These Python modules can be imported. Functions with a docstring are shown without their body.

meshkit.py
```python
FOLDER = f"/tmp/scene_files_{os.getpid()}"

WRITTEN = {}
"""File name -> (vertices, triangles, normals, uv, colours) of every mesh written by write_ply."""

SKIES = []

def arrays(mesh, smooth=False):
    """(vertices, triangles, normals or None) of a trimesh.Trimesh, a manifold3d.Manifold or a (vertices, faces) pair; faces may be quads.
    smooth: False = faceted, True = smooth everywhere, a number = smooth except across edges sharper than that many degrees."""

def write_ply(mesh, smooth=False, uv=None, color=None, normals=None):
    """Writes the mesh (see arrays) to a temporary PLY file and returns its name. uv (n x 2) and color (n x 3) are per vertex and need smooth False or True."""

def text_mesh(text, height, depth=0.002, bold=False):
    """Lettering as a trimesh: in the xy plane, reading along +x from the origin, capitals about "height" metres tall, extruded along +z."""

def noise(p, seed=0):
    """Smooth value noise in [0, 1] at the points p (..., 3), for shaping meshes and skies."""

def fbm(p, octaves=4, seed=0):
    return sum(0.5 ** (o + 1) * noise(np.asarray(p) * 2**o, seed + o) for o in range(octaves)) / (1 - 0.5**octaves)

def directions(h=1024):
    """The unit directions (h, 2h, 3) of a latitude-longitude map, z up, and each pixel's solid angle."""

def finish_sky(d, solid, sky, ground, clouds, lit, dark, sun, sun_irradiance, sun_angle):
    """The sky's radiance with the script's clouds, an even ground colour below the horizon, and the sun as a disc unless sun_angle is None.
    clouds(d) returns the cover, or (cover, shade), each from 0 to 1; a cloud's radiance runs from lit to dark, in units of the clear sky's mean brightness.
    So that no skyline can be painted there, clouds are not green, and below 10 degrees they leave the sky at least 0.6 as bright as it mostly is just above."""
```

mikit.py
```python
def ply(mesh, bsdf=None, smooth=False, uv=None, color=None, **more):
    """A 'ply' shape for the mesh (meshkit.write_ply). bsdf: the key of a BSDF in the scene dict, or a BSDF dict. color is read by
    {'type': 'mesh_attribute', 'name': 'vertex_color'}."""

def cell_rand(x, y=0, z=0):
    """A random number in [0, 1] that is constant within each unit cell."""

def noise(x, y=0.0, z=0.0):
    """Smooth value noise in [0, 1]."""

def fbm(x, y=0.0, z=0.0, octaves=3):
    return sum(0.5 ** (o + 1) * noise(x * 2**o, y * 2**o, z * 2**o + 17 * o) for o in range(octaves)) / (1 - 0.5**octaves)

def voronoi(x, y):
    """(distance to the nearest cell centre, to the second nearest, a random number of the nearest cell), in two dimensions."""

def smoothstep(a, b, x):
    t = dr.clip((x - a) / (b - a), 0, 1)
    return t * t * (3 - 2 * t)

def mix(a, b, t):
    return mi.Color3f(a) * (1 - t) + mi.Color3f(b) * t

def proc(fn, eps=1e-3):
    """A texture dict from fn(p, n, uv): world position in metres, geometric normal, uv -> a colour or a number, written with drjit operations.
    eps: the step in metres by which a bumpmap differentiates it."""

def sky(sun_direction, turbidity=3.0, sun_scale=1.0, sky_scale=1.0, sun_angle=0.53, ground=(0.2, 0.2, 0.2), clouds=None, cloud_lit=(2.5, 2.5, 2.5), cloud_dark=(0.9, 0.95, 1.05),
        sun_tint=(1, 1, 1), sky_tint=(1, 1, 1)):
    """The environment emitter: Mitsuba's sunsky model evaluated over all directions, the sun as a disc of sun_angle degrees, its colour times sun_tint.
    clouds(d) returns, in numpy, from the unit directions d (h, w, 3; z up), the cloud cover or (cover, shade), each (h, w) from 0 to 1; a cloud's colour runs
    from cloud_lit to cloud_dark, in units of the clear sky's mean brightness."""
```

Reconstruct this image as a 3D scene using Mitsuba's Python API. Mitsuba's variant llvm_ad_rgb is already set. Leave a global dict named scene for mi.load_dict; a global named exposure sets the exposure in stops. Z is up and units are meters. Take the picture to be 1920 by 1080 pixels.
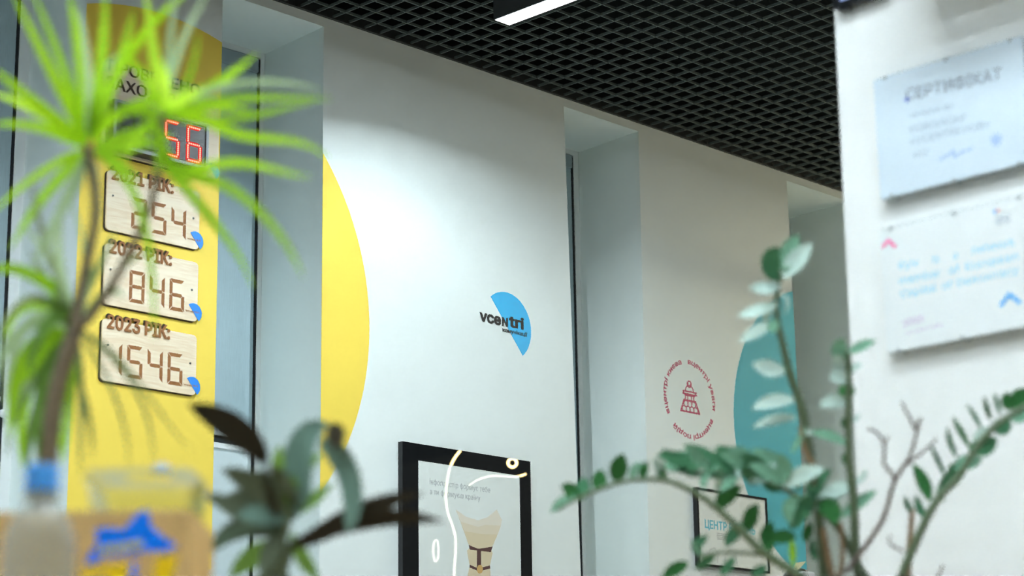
import math, random
import numpy as np, trimesh, mitsuba as mi, mikit, meshkit
import manifold3d as m3
import drjit as dr
from shapely.geometry import Polygon, Point, box as sbox, LineString
from shapely import affinity, unary_union
from scipy.interpolate import make_interp_spline
from mikit import proc, noise, fbm, smoothstep, mix

scene, labels = {}, {}
T = mi.ScalarTransform4f
rng = random.Random(7)
S = 0.075            # metres per cell of the ceiling grid, the unit of the building's measures
CZ = 1.02            # camera height
F, YAW, PITCH, ROLL = 3974.88, 0.8014, 0.2509, -0.0158

# ------------------------------------------------------------------ camera
fwd = np.array([math.cos(PITCH)*math.sin(YAW), math.cos(PITCH)*math.cos(YAW), math.sin(PITCH)])
r0 = np.cross(fwd, [0, 0, 1]); r0 /= np.linalg.norm(r0); u0 = np.cross(r0, fwd)
right = math.cos(ROLL)*r0 + math.sin(ROLL)*u0
up = -math.sin(ROLL)*r0 + math.cos(ROLL)*u0
CAM = np.array([0, 0, CZ])
scene['camera'] = {'type': 'thinlens', 'fov_axis': 'x', 'fov': math.degrees(2*math.atan(960/F)), 'aperture_radius': 0.0096, 'focus_distance': 7.3,
                   'near_clip': 0.05, 'far_clip': 100.0, 'to_world': T().look_at(origin=CAM.tolist(), target=(CAM+fwd).tolist(), up=up.tolist())}
exposure = 0.0
COOL = [0.87, 1.0, 1.06]
WARM = [1.0, 0.72, 0.28]
LAMP_RAD, NEON_RAD, SPOT, WASH = 36.0, 80.0, 6.5, 22.0

def ray(x, y): return fwd + right*(x-960)/F - up*(y-540)/F
def at_depth(x, y, d): return CAM + ray(x, y)*d                      # metres along the optical axis
def on_wall(x, y, Y): d = ray(x, y); return CAM + d*(Y*S)/d[1]       # a point of the plane y = Y cells
def on_side(x, y, X): d = ray(x, y); return CAM + d*X/d[0]           # a point of the plane x = X metres
def W(x, y, z): return np.array([x*S, y*S, z*S+CZ])

# ------------------------------------------------------------------ helpers
def key_of(name):
    if name not in taken: taken[name] = 0; return name
    taken[name] += 1
    return '%s_%03d' % (name, taken[name])
taken = {}
def add(name, mesh, mat, parent=None, smooth=False, label=None, kind=None, **more):
    key = key_of((parent + '__' if parent else '') + name)
    shape = mesh if isinstance(mesh, dict) else mikit.ply(mesh, mat, smooth, **more)
    scene[key] = shape
    if label or kind:
        labels[key] = {}
        if label: labels[key]['label'] = label
        if kind: labels[key]['kind'] = kind
    return key
def thing(name, label, cat, group=None):
    key = key_of(name)
    labels[key] = {'label': label, 'category': cat}
    if group: labels[key]['group'] = group
    return key
def struct(name, mesh, mat, smooth=False, label=None, **more):
    key = add(name, mesh, mat, None, smooth, label, 'structure', **more)
    return key

def man(m): m = m.to_mesh(); return trimesh.Trimesh(m.vert_properties[:, :3], m.tri_verts, process=False)
def bx(lo, hi):
    lo, hi = np.minimum(lo, hi), np.maximum(lo, hi)
    return trimesh.creation.box(extents=hi-lo, transform=trimesh.transformations.translation_matrix((lo+hi)/2))
def rbox(lo, hi, r=0.004, seg=8):
    lo, hi = np.minimum(lo, hi), np.maximum(lo, hi)
    c = [m3.Manifold.sphere(r, seg).translate([lo[0]+r if i & 1 else hi[0]-r, lo[1]+r if i & 2 else hi[1]-r, lo[2]+r if i & 4 else hi[2]-r]) for i in range(8)]
    return man(m3.Manifold.batch_hull(c))
def cat(ms): return trimesh.util.concatenate(ms)
def prism(poly, depth):
    gs = getattr(poly, 'geoms', [poly])
    return cat([trimesh.creation.extrude_polygon(g, depth, engine='earcut') for g in gs if not g.is_empty])
MW = np.array([[1, 0, 0, 0], [0, 0, -1, 0], [0, 1, 0, 0], [0, 0, 0, 1.0]])       # drawing plane -> window wall (reads along +x)
MP = np.array([[0, 0, -1, 0], [-1, 0, 0, 0], [0, 1, 0, 0], [0, 0, 0, 1.0]])      # drawing plane -> partition (reads along -y)
def on_plane(mesh, M, o):
    mesh = mesh.copy(); mesh.apply_transform(M); mesh.apply_translation(o); return mesh
def wall_poly(poly, y_cells, depth_m):
    """Polygon in cells (x, z) -> a plate in metres whose back lies on y = y_cells and that stands out by depth."""
    p = affinity.scale(poly, S, S, origin=(0, 0))
    return on_plane(prism(p, depth_m), MW, [0, y_cells*S, CZ])
def text(s, x0, x1, z0, cap, bold=False, depth=0.0008):
    """Lettering in the drawing plane from x0 to x1, baseline z0, capitals cap tall."""
    m = meshkit.text_mesh(s, 1.0, 1.0, bold)
    a, b = m.bounds[0, 0], m.bounds[1, 0]
    m.apply_translation([-a, 0, 0]); m.apply_scale([(x1-x0)/(b-a), cap, depth]); m.apply_translation([x0, z0, 0])
    return m
def wall_text(s, x0, x1, z0, cap, Y, bold=False, depth=0.0008):
    return on_plane(text(s, x0*S, x1*S, z0*S, cap*S, bold, depth), MW, [0, Y*S, CZ])
def tube(points, radii, sides=8, n=None):
    p = np.asarray(points, float)
    r = np.broadcast_to(np.asarray(radii, float), (len(p),))
    if n and len(p) > 2:
        t = np.linspace(0, 1, len(p)); k = min(3, len(p)-1)
        q = np.linspace(0, 1, n)
        p, r = make_interp_spline(t, p, k)(q), np.interp(q, t, r)
    t = np.gradient(p, axis=0); t /= np.linalg.norm(t, axis=1, keepdims=True)+1e-12
    a = np.zeros_like(t); ref = np.array([0, 0, 1.0]) if abs(t[0, 2]) < .9 else np.array([1.0, 0, 0])
    for i in range(len(t)):
        v = ref - t[i]*(ref@t[i]); v /= np.linalg.norm(v); a[i] = v; ref = v
    b = np.cross(t, a); ang = np.arange(sides)*2*np.pi/sides
    v = (p[:, None]+r[:, None, None]*(np.cos(ang)[None, :, None]*a[:, None]+np.sin(ang)[None, :, None]*b[:, None])).reshape(-1, 3)
    i, j = np.meshgrid(np.arange(len(p)-1), np.arange(sides), indexing='ij')
    q = np.stack([i*sides+j, i*sides+(j+1) % sides, (i+1)*sides+(j+1) % sides, (i+1)*sides+j], -1).reshape(-1, 4)
    f = np.vstack([q[:, [0, 1, 2]], q[:, [0, 2, 3]]])
    v = np.vstack([v, p[:1], p[-1:]]); n0, e = len(v)-2, (len(p)-1)*sides
    jj = np.arange(sides)
    f = np.vstack([f, np.stack([(jj+1) % sides, jj, jj*0+n0], 1), np.stack([e+jj, e+(jj+1) % sides, jj*0+n0+1], 1)])
    return trimesh.Trimesh(v, f, process=False)
def lathe(profile, n=32):
    return trimesh.creation.revolve(np.asarray(profile, float), sections=n)

# ------------------------------------------------------------------ materials
def rgb(*c): return {'type': 'rgb', 'value': list(c)}
def mat(name, base, rough=0.6, spec=0.4, two=True, **kw):
    d = {'type': 'principled', 'base_color': base if isinstance(base, dict) else rgb(*base), 'roughness': rough, 'specular': spec, **kw}
    scene[name] = {'type': 'twosided', 'bsdf': d} if two else d
    return name
WALLC = (0.75, 0.81, 0.795)
mat('mat_wall', proc(lambda p, n, uv: mi.Color3f(*WALLC)*(0.985+0.03*fbm(p.x*3, p.y*3, p.z*3))), 0.75, 0.25)
mat('mat_yellow_paint', (0.85, 0.645, 0.095), 0.6, 0.3)
mat('mat_teal_paint', (0.075, 0.40, 0.50), 0.6, 0.3)
mat('mat_blue_vinyl', (0.045, 0.42, 0.74), 0.45, 0.4)
mat('mat_blue_print', (0.03, 0.25, 0.80), 0.45, 0.4)
mat('mat_black_vinyl', (0.018, 0.02, 0.022), 0.5, 0.4)
mat('mat_crimson_vinyl', (0.38, 0.025, 0.10), 0.5, 0.4)
mat('mat_grid', (0.085, 0.105, 0.10), 0.6, 0.3)
mat('mat_void', (0.004, 0.006, 0.0065), 0.9, 0.1)
mat('mat_trim', (0.03, 0.035, 0.035), 0.6, 0.3)
mat('mat_housing', (0.035, 0.04, 0.045), 0.5, 0.4)
mat('mat_frame_white', (0.78, 0.80, 0.80), 0.35, 0.5)
mat('mat_gasket', (0.012, 0.014, 0.016), 0.6, 0.3)
mat('mat_blind', proc(lambda p, n, uv: mi.Color3f(0.36, 0.46, 0.50)*(0.96+0.08*noise(p.x*700, p.z*40))), 0.8, 0.2)
mat('mat_night_glass', (0.02, 0.026, 0.03), 0.08, 0.5)
mat('mat_sash', (0.62, 0.69, 0.71), 0.5, 0.4)
mat('mat_cassette', (0.27, 0.33, 0.36), 0.5, 0.4)
mat('mat_aluminium', (0.26, 0.29, 0.31), 0.5, 0.4, metallic=0.3)
mat('mat_black_frame', (0.008, 0.009, 0.010), 0.12, 0.55)
mat('mat_partition', (0.84, 0.86, 0.86), 0.45, 0.4)
mat('mat_floor', (0.42, 0.40, 0.37), 0.6, 0.3)
mat('mat_room', (0.55, 0.56, 0.56), 0.8, 0.2)
mat('mat_counter', proc(lambda p, n, uv: mix((0.45, 0.33, 0.2), (0.55, 0.42, 0.27), fbm(p.x*6, p.y*60, p.z*60))), 0.5, 0.4)
def wood(p, n, uv):
    g = fbm(p.x*18, p.z*260+4*noise(p.x*9, p.z*20), 3.0, octaves=4)
    b = noise(p.x*5+7, p.z*24)
    return mix((0.86, 0.76, 0.58), (0.75, 0.60, 0.41), smoothstep(0.3, 0.85, 0.6*g+0.4*b))
mat('mat_birch', proc(wood), 0.5, 0.35)
mat('mat_board_edge', (0.05, 0.035, 0.02), 0.7, 0.2)
mat('mat_engraved', proc(lambda p, n, uv: mix((0.24, 0.095, 0.03), (0.36, 0.16, 0.055), fbm(p.x*60, p.z*160))), 0.6, 0.3)
mat('mat_dark_letter', (0.06, 0.04, 0.025), 0.6, 0.3)
mat('mat_screw', (0.05, 0.05, 0.05), 0.4, 0.5)
mat('mat_display', (0.045, 0.055, 0.055), 0.35, 0.35)
mat('mat_paper', (0.80, 0.84, 0.82), 0.5, 0.3)
scene['mat_glazed_paper'] = {'type': 'twosided', 'bsdf': {'type': 'plastic', 'diffuse_reflectance': rgb(0.78, 0.83, 0.80), 'int_ior': 1.5, 'nonlinear': False}}
for nm, c in dict(grey=(0.40, 0.43, 0.43), tan=(0.72, 0.62, 0.43), tan2=(0.75, 0.67, 0.52), tan3=(0.78, 0.73, 0.62), strap=(0.12, 0.065, 0.06), amber=(0.62, 0.40, 0.16), cyan=(0.10, 0.45, 0.58), sketch=(0.35, 0.38, 0.37)).items():
    scene['mat_print_'+nm] = {'type': 'twosided', 'bsdf': {'type': 'plastic', 'diffuse_reflectance': rgb(*c), 'int_ior': 1.5, 'nonlinear': False}}
mat('mat_cert', (0.66, 0.76, 0.86), 0.3, 0.5)
mat('mat_cert_white', (0.82, 0.86, 0.88), 0.3, 0.5)
mat('mat_cert_edge', (0.22, 0.27, 0.27), 0.4, 0.5)
mat('mat_ink_grey', (0.22, 0.26, 0.32), 0.5, 0.4)
mat('mat_ink_pale', (0.40, 0.48, 0.58), 0.5, 0.4)
mat('mat_ink_blue', (0.08, 0.16, 0.55), 0.5, 0.4)
mat('mat_stamp', (0.36, 0.50, 0.76), 0.5, 0.4)
mat('mat_ink_sky', (0.36, 0.68, 0.86), 0.5, 0.4)
mat('mat_ink_azure', (0.10, 0.42, 0.80), 0.5, 0.4)
mat('mat_ink_pink', (0.80, 0.14, 0.36), 0.5, 0.4)
mat('mat_ink_mauve', (0.66, 0.56, 0.74), 0.5, 0.4)
mat('mat_ink_red', (0.75, 0.12, 0.08), 0.5, 0.4)
mat('mat_cardboard', proc(lambda p, n, uv: mix((0.50, 0.32, 0.12), (0.58, 0.39, 0.17), fbm(p.x*40, p.y*40, p.z*12))), 0.7, 0.25)
mat('mat_print_blue', (0.0, 0.19, 0.95), 0.5, 0.2)
mat('mat_print_yellow', (0.90, 0.60, 0.0), 0.4, 0.4)
mat('mat_print_olive', (0.42, 0.40, 0.20), 0.4, 0.4)
mat('mat_cap', (0.07, 0.36, 0.90), 0.35, 0.5)
mat('mat_clear_label', (0.55, 0.57, 0.50), 0.3, 0.5)
mat('mat_pot', (0.30, 0.31, 0.31), 0.4, 0.4)
mat('mat_pot_white', (0.70, 0.71, 0.70), 0.35, 0.5)
mat('mat_soil', (0.035, 0.025, 0.018), 0.9, 0.1)
scene['mat_black_gloss'] = {'type': 'twosided', 'bsdf': {'type': 'plastic', 'diffuse_reflectance': rgb(.010, .011, .012), 'int_ior': 1.5}}
mat('mat_trunk', proc(lambda p, n, uv: mix((0.13, 0.10, 0.07), (0.24, 0.20, 0.14), fbm(p.x*50, p.y*50, p.z*160))), 0.8, 0.2)
mat('mat_zz_stem', (0.075, 0.115, 0.06), 0.5, 0.4)
mat('mat_dry', (0.24, 0.16, 0.09), 0.8, 0.2)
mat('mat_tag', (0.72, 0.66, 0.40), 0.5, 0.4)
mat('mat_twig', (0.14, 0.11, 0.10), 0.8, 0.2)
scene['mat_clear'] = {'type': 'thindielectric', 'int_ior': 1.45, 'specular_transmittance': rgb(0.90, 0.92, 0.90)}
scene['mat_pet'] = {'type': 'blendbsdf', 'weight': 0.24, 'a': {'type': 'thindielectric', 'int_ior': 1.5, 'specular_transmittance': rgb(0.86, 0.89, 0.87)},
                    'b': {'type': 'twosided', 'bsdf': {'type': 'principled', 'base_color': rgb(0.72, 0.75, 0.70), 'roughness': 0.10, 'specular': 1.0}}}
def leaf_mat(name, c, dt, rough):
    scene[name] = {'type': 'principledthin', 'base_color': c if isinstance(c, dict) else rgb(*c), 'roughness': rough, 'diff_trans': dt, 'spec_trans': 0.0, 'eta': 1.5}
    return name
LIME = [leaf_mat('mat_leaf_lime_a', (0.42, 0.72, 0.02), 1.0, 0.3), leaf_mat('mat_leaf_lime_b', (0.31, 0.56, 0.025), 1.0, 0.26), leaf_mat('mat_leaf_lime_c', (0.52, 0.80, 0.05), 1.0, 0.5)]
PALE = leaf_mat('mat_leaf_pale', (0.42, 0.55, 0.32), 0.9, 0.4)
OLDL = leaf_mat('mat_leaf_old', (0.20, 0.25, 0.10), 0.7, 0.5)
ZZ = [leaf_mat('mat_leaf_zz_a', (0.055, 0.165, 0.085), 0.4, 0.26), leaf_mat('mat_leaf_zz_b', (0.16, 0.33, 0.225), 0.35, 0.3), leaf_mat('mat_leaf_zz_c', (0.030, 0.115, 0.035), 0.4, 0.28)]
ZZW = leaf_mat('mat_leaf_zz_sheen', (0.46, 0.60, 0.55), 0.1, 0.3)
DARKL = leaf_mat('mat_leaf_dark', (0.030, 0.026, 0.018), 0.15, 0.3)
SAGE = leaf_mat('mat_leaf_sage', (0.12, 0.20, 0.165), 0.25, 0.25)
MOSS = leaf_mat('mat_leaf_moss', (0.15, 0.28, 0.06), 0.6, 0.3)
GREYL = leaf_mat('mat_leaf_grey', (0.095, 0.12, 0.08), 0.4, 0.3)

# ------------------------------------------------------------------ lamps of the ceiling
GZ = 37.344          # height of the grid's underside above the camera, in cells
def linear_lamp(x, y0, y1, label, rad=LAMP_RAD, z=36.1, w=0.92, group=None, tint=COOL):
    t = thing('linear_lamp', label, 'lamp', group)
    add('housing', cat([bx(W(x-w/2-.06, y0-.06, z+.02), W(x-w/2, y1+.06, GZ)), bx(W(x+w/2, y0-.06, z+.02), W(x+w/2+.06, y1+.06, GZ)), bx(W(x-w/2, y1, z+.02), W(x+w/2, y1+.06, GZ)),
                        bx(W(x-w/2, y0-.06, z+.02), W(x+w/2, y0, GZ)), bx(W(x-w/2, y0, z+.25), W(x+w/2, y1, GZ))]), 'mat_housing', t)
    add('diffuser', bx(W(x-w/2, y0, z), W(x+w/2, y1, z+.2)), 'mat_frame_white', t, label='glowing white diffuser', emitter={'type': 'area', 'radiance': rgb(*[c*rad for c in tint])})
    return t
linear_lamp(65.62, 40, 63.9, 'long glowing white linear lamp under the black grid ceiling at the top', rad=LAMP_RAD)
for x, y0, y1, r in ((33, 44, 62, 1.0), (14, 36, 62, 1.0), (10, 2, 30, 2.4), (-10, 4, 28, 5.0), (62, 4, 26, 1.5), (90, 2, 30, 1.5)):
    linear_lamp(x, y0, y1, 'long white linear lamp on the ceiling beyond the frame of the view', LAMP_RAD*r, group='ceiling lamps outside the view')
linear_lamp(106, 36, 67, 'long warm linear lamp on the ceiling behind the right partition', LAMP_RAD*1.1, group='ceiling lamps outside the view', tint=[1.0, .92, .70])
def downlight(x, y, z, power, cutoff, beam, aim=None):
    t = thing('downlight', 'black cylinder downlight on the ceiling beyond the frame of the view', 'lamp', 'downlights outside the view')
    ax_ = np.array(aim if aim else [0, 0, -1.0]); ax_ /= np.linalg.norm(ax_)
    m = lathe([(0.0, 0.10), (0.045, 0.10), (0.045, 0.0), (0.040, 0.0), (0.040, 0.03), (0.0, 0.03)], 24); m.apply_transform(trimesh.geometry.align_vectors([0, 0, -1], ax_)); m.apply_translation(W(x, y, z))
    add('can', m, 'mat_housing', t)
    rod = tube([W(x, y, z)-ax_*.08, W(x, y, GZ+3.9)], 0.008); add('rod', rod, 'mat_housing', t)
    o = W(x, y, z)+ax_*.006
    scene[key_of('downlight_light')] = {'type': 'spot', 'to_world': T().look_at(origin=o.tolist(), target=(o+ax_).tolist(), up=[0, 1, 0]),
                                'intensity': rgb(*[c*power for c in COOL]), 'cutoff_angle': cutoff, 'beam_width': beam}
downlight(61.8, 60.0, 36.2, SPOT*0.99, 72.5, 52.0, [0.14, 0, -1])
downlight(40.0, 58.0, 33.6, SPOT*0.92, 76.0, 40.0)
linear_lamp(24, 4, 31, 'broad white panel lamp on the ceiling before the right partition', WASH, w=6.0, group='ceiling lamps outside the view')
t = thing('ring_light', 'large warm ring light hanging behind the right partition, outside the view', 'lamp')
a = [W(117+8*math.cos(q), 52+8*math.sin(q), 30) for q in np.linspace(0, 2*math.pi, 49)]
add('ring_tube', tube(a, .02, 8), 'mat_frame_white', t, True, emitter={'type': 'area', 'radiance': rgb(44.0, 40.0, 27.0)})
for k in (0, 16, 32): add('hanger', tube([a[k], [a[k][0], a[k][1], (GZ+4)*S+CZ]], .003, 6), 'mat_housing', t)

# ------------------------------------------------------------------ room shell
YW = 71.31
FLOOR = -CZ/S
struct('floor', bx(W(-40, -40, FLOOR-1), W(165, 80, FLOOR)), 'mat_floor')
struct('wall_rear', bx(W(-40, -42, FLOOR), W(165, -40, GZ+6)), 'mat_room')
struct('wall_left', bx(W(-42, -42, FLOOR), W(-40, 80, GZ+6)), 'mat_room')
struct('wall_far_right', bx(W(165, -42, FLOOR), W(167, 80, GZ+6)), 'mat_room')
ceil = struct('ceiling', bx(W(-42, -42, GZ+4), W(167, 80, GZ+6)), 'mat_void', label='black open ceiling above a square metal grid')
def grid_bar(mesh): add('grid_bar', mesh, 'mat_grid', ceil)
bt = 0.029
for k in range(-18, 52):
    x = 64.6495+k; grid_bar(bx(W(x-bt, 42, GZ), W(x+bt, 71.2, GZ+.13)))
for k in range(-25, 4):
    y = 67.3044+k; grid_bar(bx(W(46, y-bt, GZ+.004), W(117, y+bt, GZ+.13)))
add('edge_trim', cat([bx(W(-40, 71.14, GZ-.06), W(165, 71.31, GZ)), bx(W(-40, 71.26, GZ), W(165, 71.31, GZ+.55))]), 'mat_trim', ceil)

# the window wall: piers between deep window niches, one lintel above them
SOF = 36.82
piers = [(-40, -40, 36.3, 36.3), (47.98, 47.91, 55.19, 55.17), (61.18, 61.15, 77.75, 78.2), (83.72, 83.5, 97.0, 97.05), (103.2, 103.2, 165, 165)]
YB = 76.35
parts = []
for (a1, a0, b1, b0) in piers:
    def ext(t, b, z): return t+(b-t)*(SOF-z)/(SOF-14.0)
    poly = Polygon([(a1, SOF), (ext(a1, a0, FLOOR), FLOOR), (ext(b1, b0, FLOOR), FLOOR), (b1, SOF)])
    m = prism(affinity.scale(poly, S, S, origin=(0, 0)), (YB-YW)*S)
    m = on_plane(m, MW, [0, YB*S, CZ]); v = m.vertices.copy()
    v[(v[:, 1] > (YB-.1)*S) & (v[:, 0] < (a1+b1)/2*S), 0] += .34*S; m.vertices = v
    parts.append(m)
parts.append(bx(W(-40, YW, SOF), W(165, YB, GZ+.02)))
wall = struct('wall_back', cat(parts), 'mat_wall', label='white wall of broad piers between deep window niches')
add('upper_wall', bx(W(-40, YW, GZ+.02), W(165, YB, GZ+4)), 'mat_void', wall, label='black wall above the ceiling grid')
struct('wall_outer', bx(W(-40, YB+1.2, FLOOR), W(165, YB+2, GZ+4)), 'mat_night_glass')

disc = Point(51.82, 22.66).buffer(12.25, 96)
def pier_strip(i):
    a1, a0, b1, b0 = piers[i]
    f = lambda t, b, z: t+(b-t)*(SOF-z)/(SOF-14.0)
    return Polygon([(f(a1, a0, z), z) if s == 0 else (f(b1, b0, z), z) for s, z in ((0, SOF-.02), (0, FLOOR+.1), (1, FLOOR+.1), (1, SOF-.02))])
# the yellow disc is cut by the niche: narrow pier, then the crescent on the broad pier
add('yellow_disc', wall_poly(disc.intersection(pier_strip(1)), YW, 0.0012), 'mat_yellow_paint', wall, label='yellow painted disc on the narrow pier')
add('yellow_disc', wall_poly(disc.intersection(pier_strip(2)), YW, 0.0012), 'mat_yellow_paint', wall, label='yellow painted crescent on the broad pier')
add('teal_disc', wall_poly(Point(99.9, 21.75).buffer(8.86, 96).intersection(pier_strip(3)), YW, 0.0012), 'mat_teal_paint', wall, label='teal painted disc cut off by the pier edge')

# windows in the niches: g is where the black gap beside the right frame begins
def window(x0, x1, g):
    t = struct('window_%d' % (window.n), cat([bx(W(g+.13, 76.02, FLOOR), W(x1+.3, YB+.3, SOF)), bx(W(x0, 76.02, FLOOR), W(x0+.30, YB+.3, SOF)), bx(W(x0+.3, 76.02, SOF-.3), W(g+.13, YB+.3, SOF)),
                                             bx(W(x0+.3, 76.02, 17.14), W(g, YB+.2, 17.38))]), 'mat_frame_white')
    window.n += 1
    add('pane', bx(W(x0+.3, YB+.05, FLOOR), W(g+.13, YB+.15, SOF)), 'mat_night_glass', t, label='dark night window pane')
    add('gasket', bx(W(g, 76.06, FLOOR), W(g+.13, 76.3, SOF-.35)), 'mat_gasket', t, label='black gap beside the frame')
    add('lower_panel', bx(W(x0+.3, 76.12, FLOOR), W(g-.01, 76.2, 17.14)), 'mat_sash', t, label='grey lower pane')
    return t
window.n = 1
def blind(x0, x1, g, label):
    t = thing('roller_blind', label, 'blind')
    add('fabric', bx(W(x0+.35, 76.10, 17.98), W(g-.01, 76.14, SOF-1.1)), 'mat_blind', t)
    add('cassette', rbox(W(x0+.32, 75.95, SOF-1.1), W(g-.01, 76.3, SOF-.32), .006), 'mat_cassette', t)
    add('bottom_rail', rbox(W(x0+.35, 76.0, 17.74), W(g-.01, 76.2, 18.0), .004), 'mat_frame_white', t, label='white bottom rail')
for x0, x1, g, l in ((36.3, 47.98, 47.62, 'grey roller blind at the left edge, left of the narrow yellow pier'), (55.19, 61.17, 61.09, 'grey roller blind in the niche between the yellow pier and the broad pier'),
                     (77.8, 83.69, 83.45, 'grey roller blind seen as a thin strip right of the blue half-disc logo'), (97.0, 103.2, 102.9, 'grey roller blind in the far niche behind the right partition')):
    window(x0, x1, g); blind(x0, x1, g, l)
t = thing('blind_chain', 'white bead chain knob hanging by the window at the left edge', 'chain')
c = on_wall(6, 775, 75.7)
add('cord', tube([c+[0, 0, .9], c+[.002, 0, .4], c], 0.0016, 6), 'mat_frame_white', t)
k = trimesh.creation.icosphere(2, 0.014); k.apply_translation(c); add('knob', k, 'mat_frame_white', t, True)

# ------------------------------------------------------------------ things on the narrow yellow pier
def seg_digit(ch, x, z, w, h, s=0.14):
    on = {'0': 'abcdef', '1': 'bc', '2': 'abged', '3': 'abgcd', '4': 'fgbc', '5': 'afgcd', '6': 'afgedc', '8': 'abcdefg'}[ch]
    g = 0.028; H = h/2; th = s
    P = {'a': [(g, h), (w-g, h), (w-th, h-th), (th, h-th)], 'd': [(g, 0), (w-g, 0), (w-th, th), (th, th)],
         'f': [(0, h-g), (0, H+g), (th*.5, H+g*.4), (th, H+th*.5), (th, h-th-g)], 'e': [(0, g), (0, H-g), (th*.5, H-g*.4), (th, H-th*.5), (th, th+g)],
         'b': [(w, h-g), (w, H+g), (w-th*.5, H+g*.4), (w-th, H+th*.5), (w-th, h-th-g)], 'c': [(w, g), (w, H-g), (w-th*.5, H-g*.4), (w-th, H-th*.5), (w-th, th+g)],
         'g': [(th*.5+g, H), (th+g*.6, H+th*.5), (w-th-g*.6, H+th*.5), (w-th*.5-g, H), (w-th-g*.6, H-th*.5), (th+g*.6, H-th*.5)]}
    return [Polygon([(x+a, z+b) for a, b in P[c]]) for c in on]
def half_disc(cx, cz, r, d=(2.21, -2.66)):
    a = math.atan2(d[1], d[0])
    pts = [(cx+r*math.cos(a+q), cz+r*math.sin(a+q)) for q in np.linspace(0, math.pi, 40)]
    return Polygon(pts)
def rounded(x0, z0, x1, z1, r): return sbox(x0+r, z0+r, x1-r, z1-r).buffer(r, 8)
BD = 0.010
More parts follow.
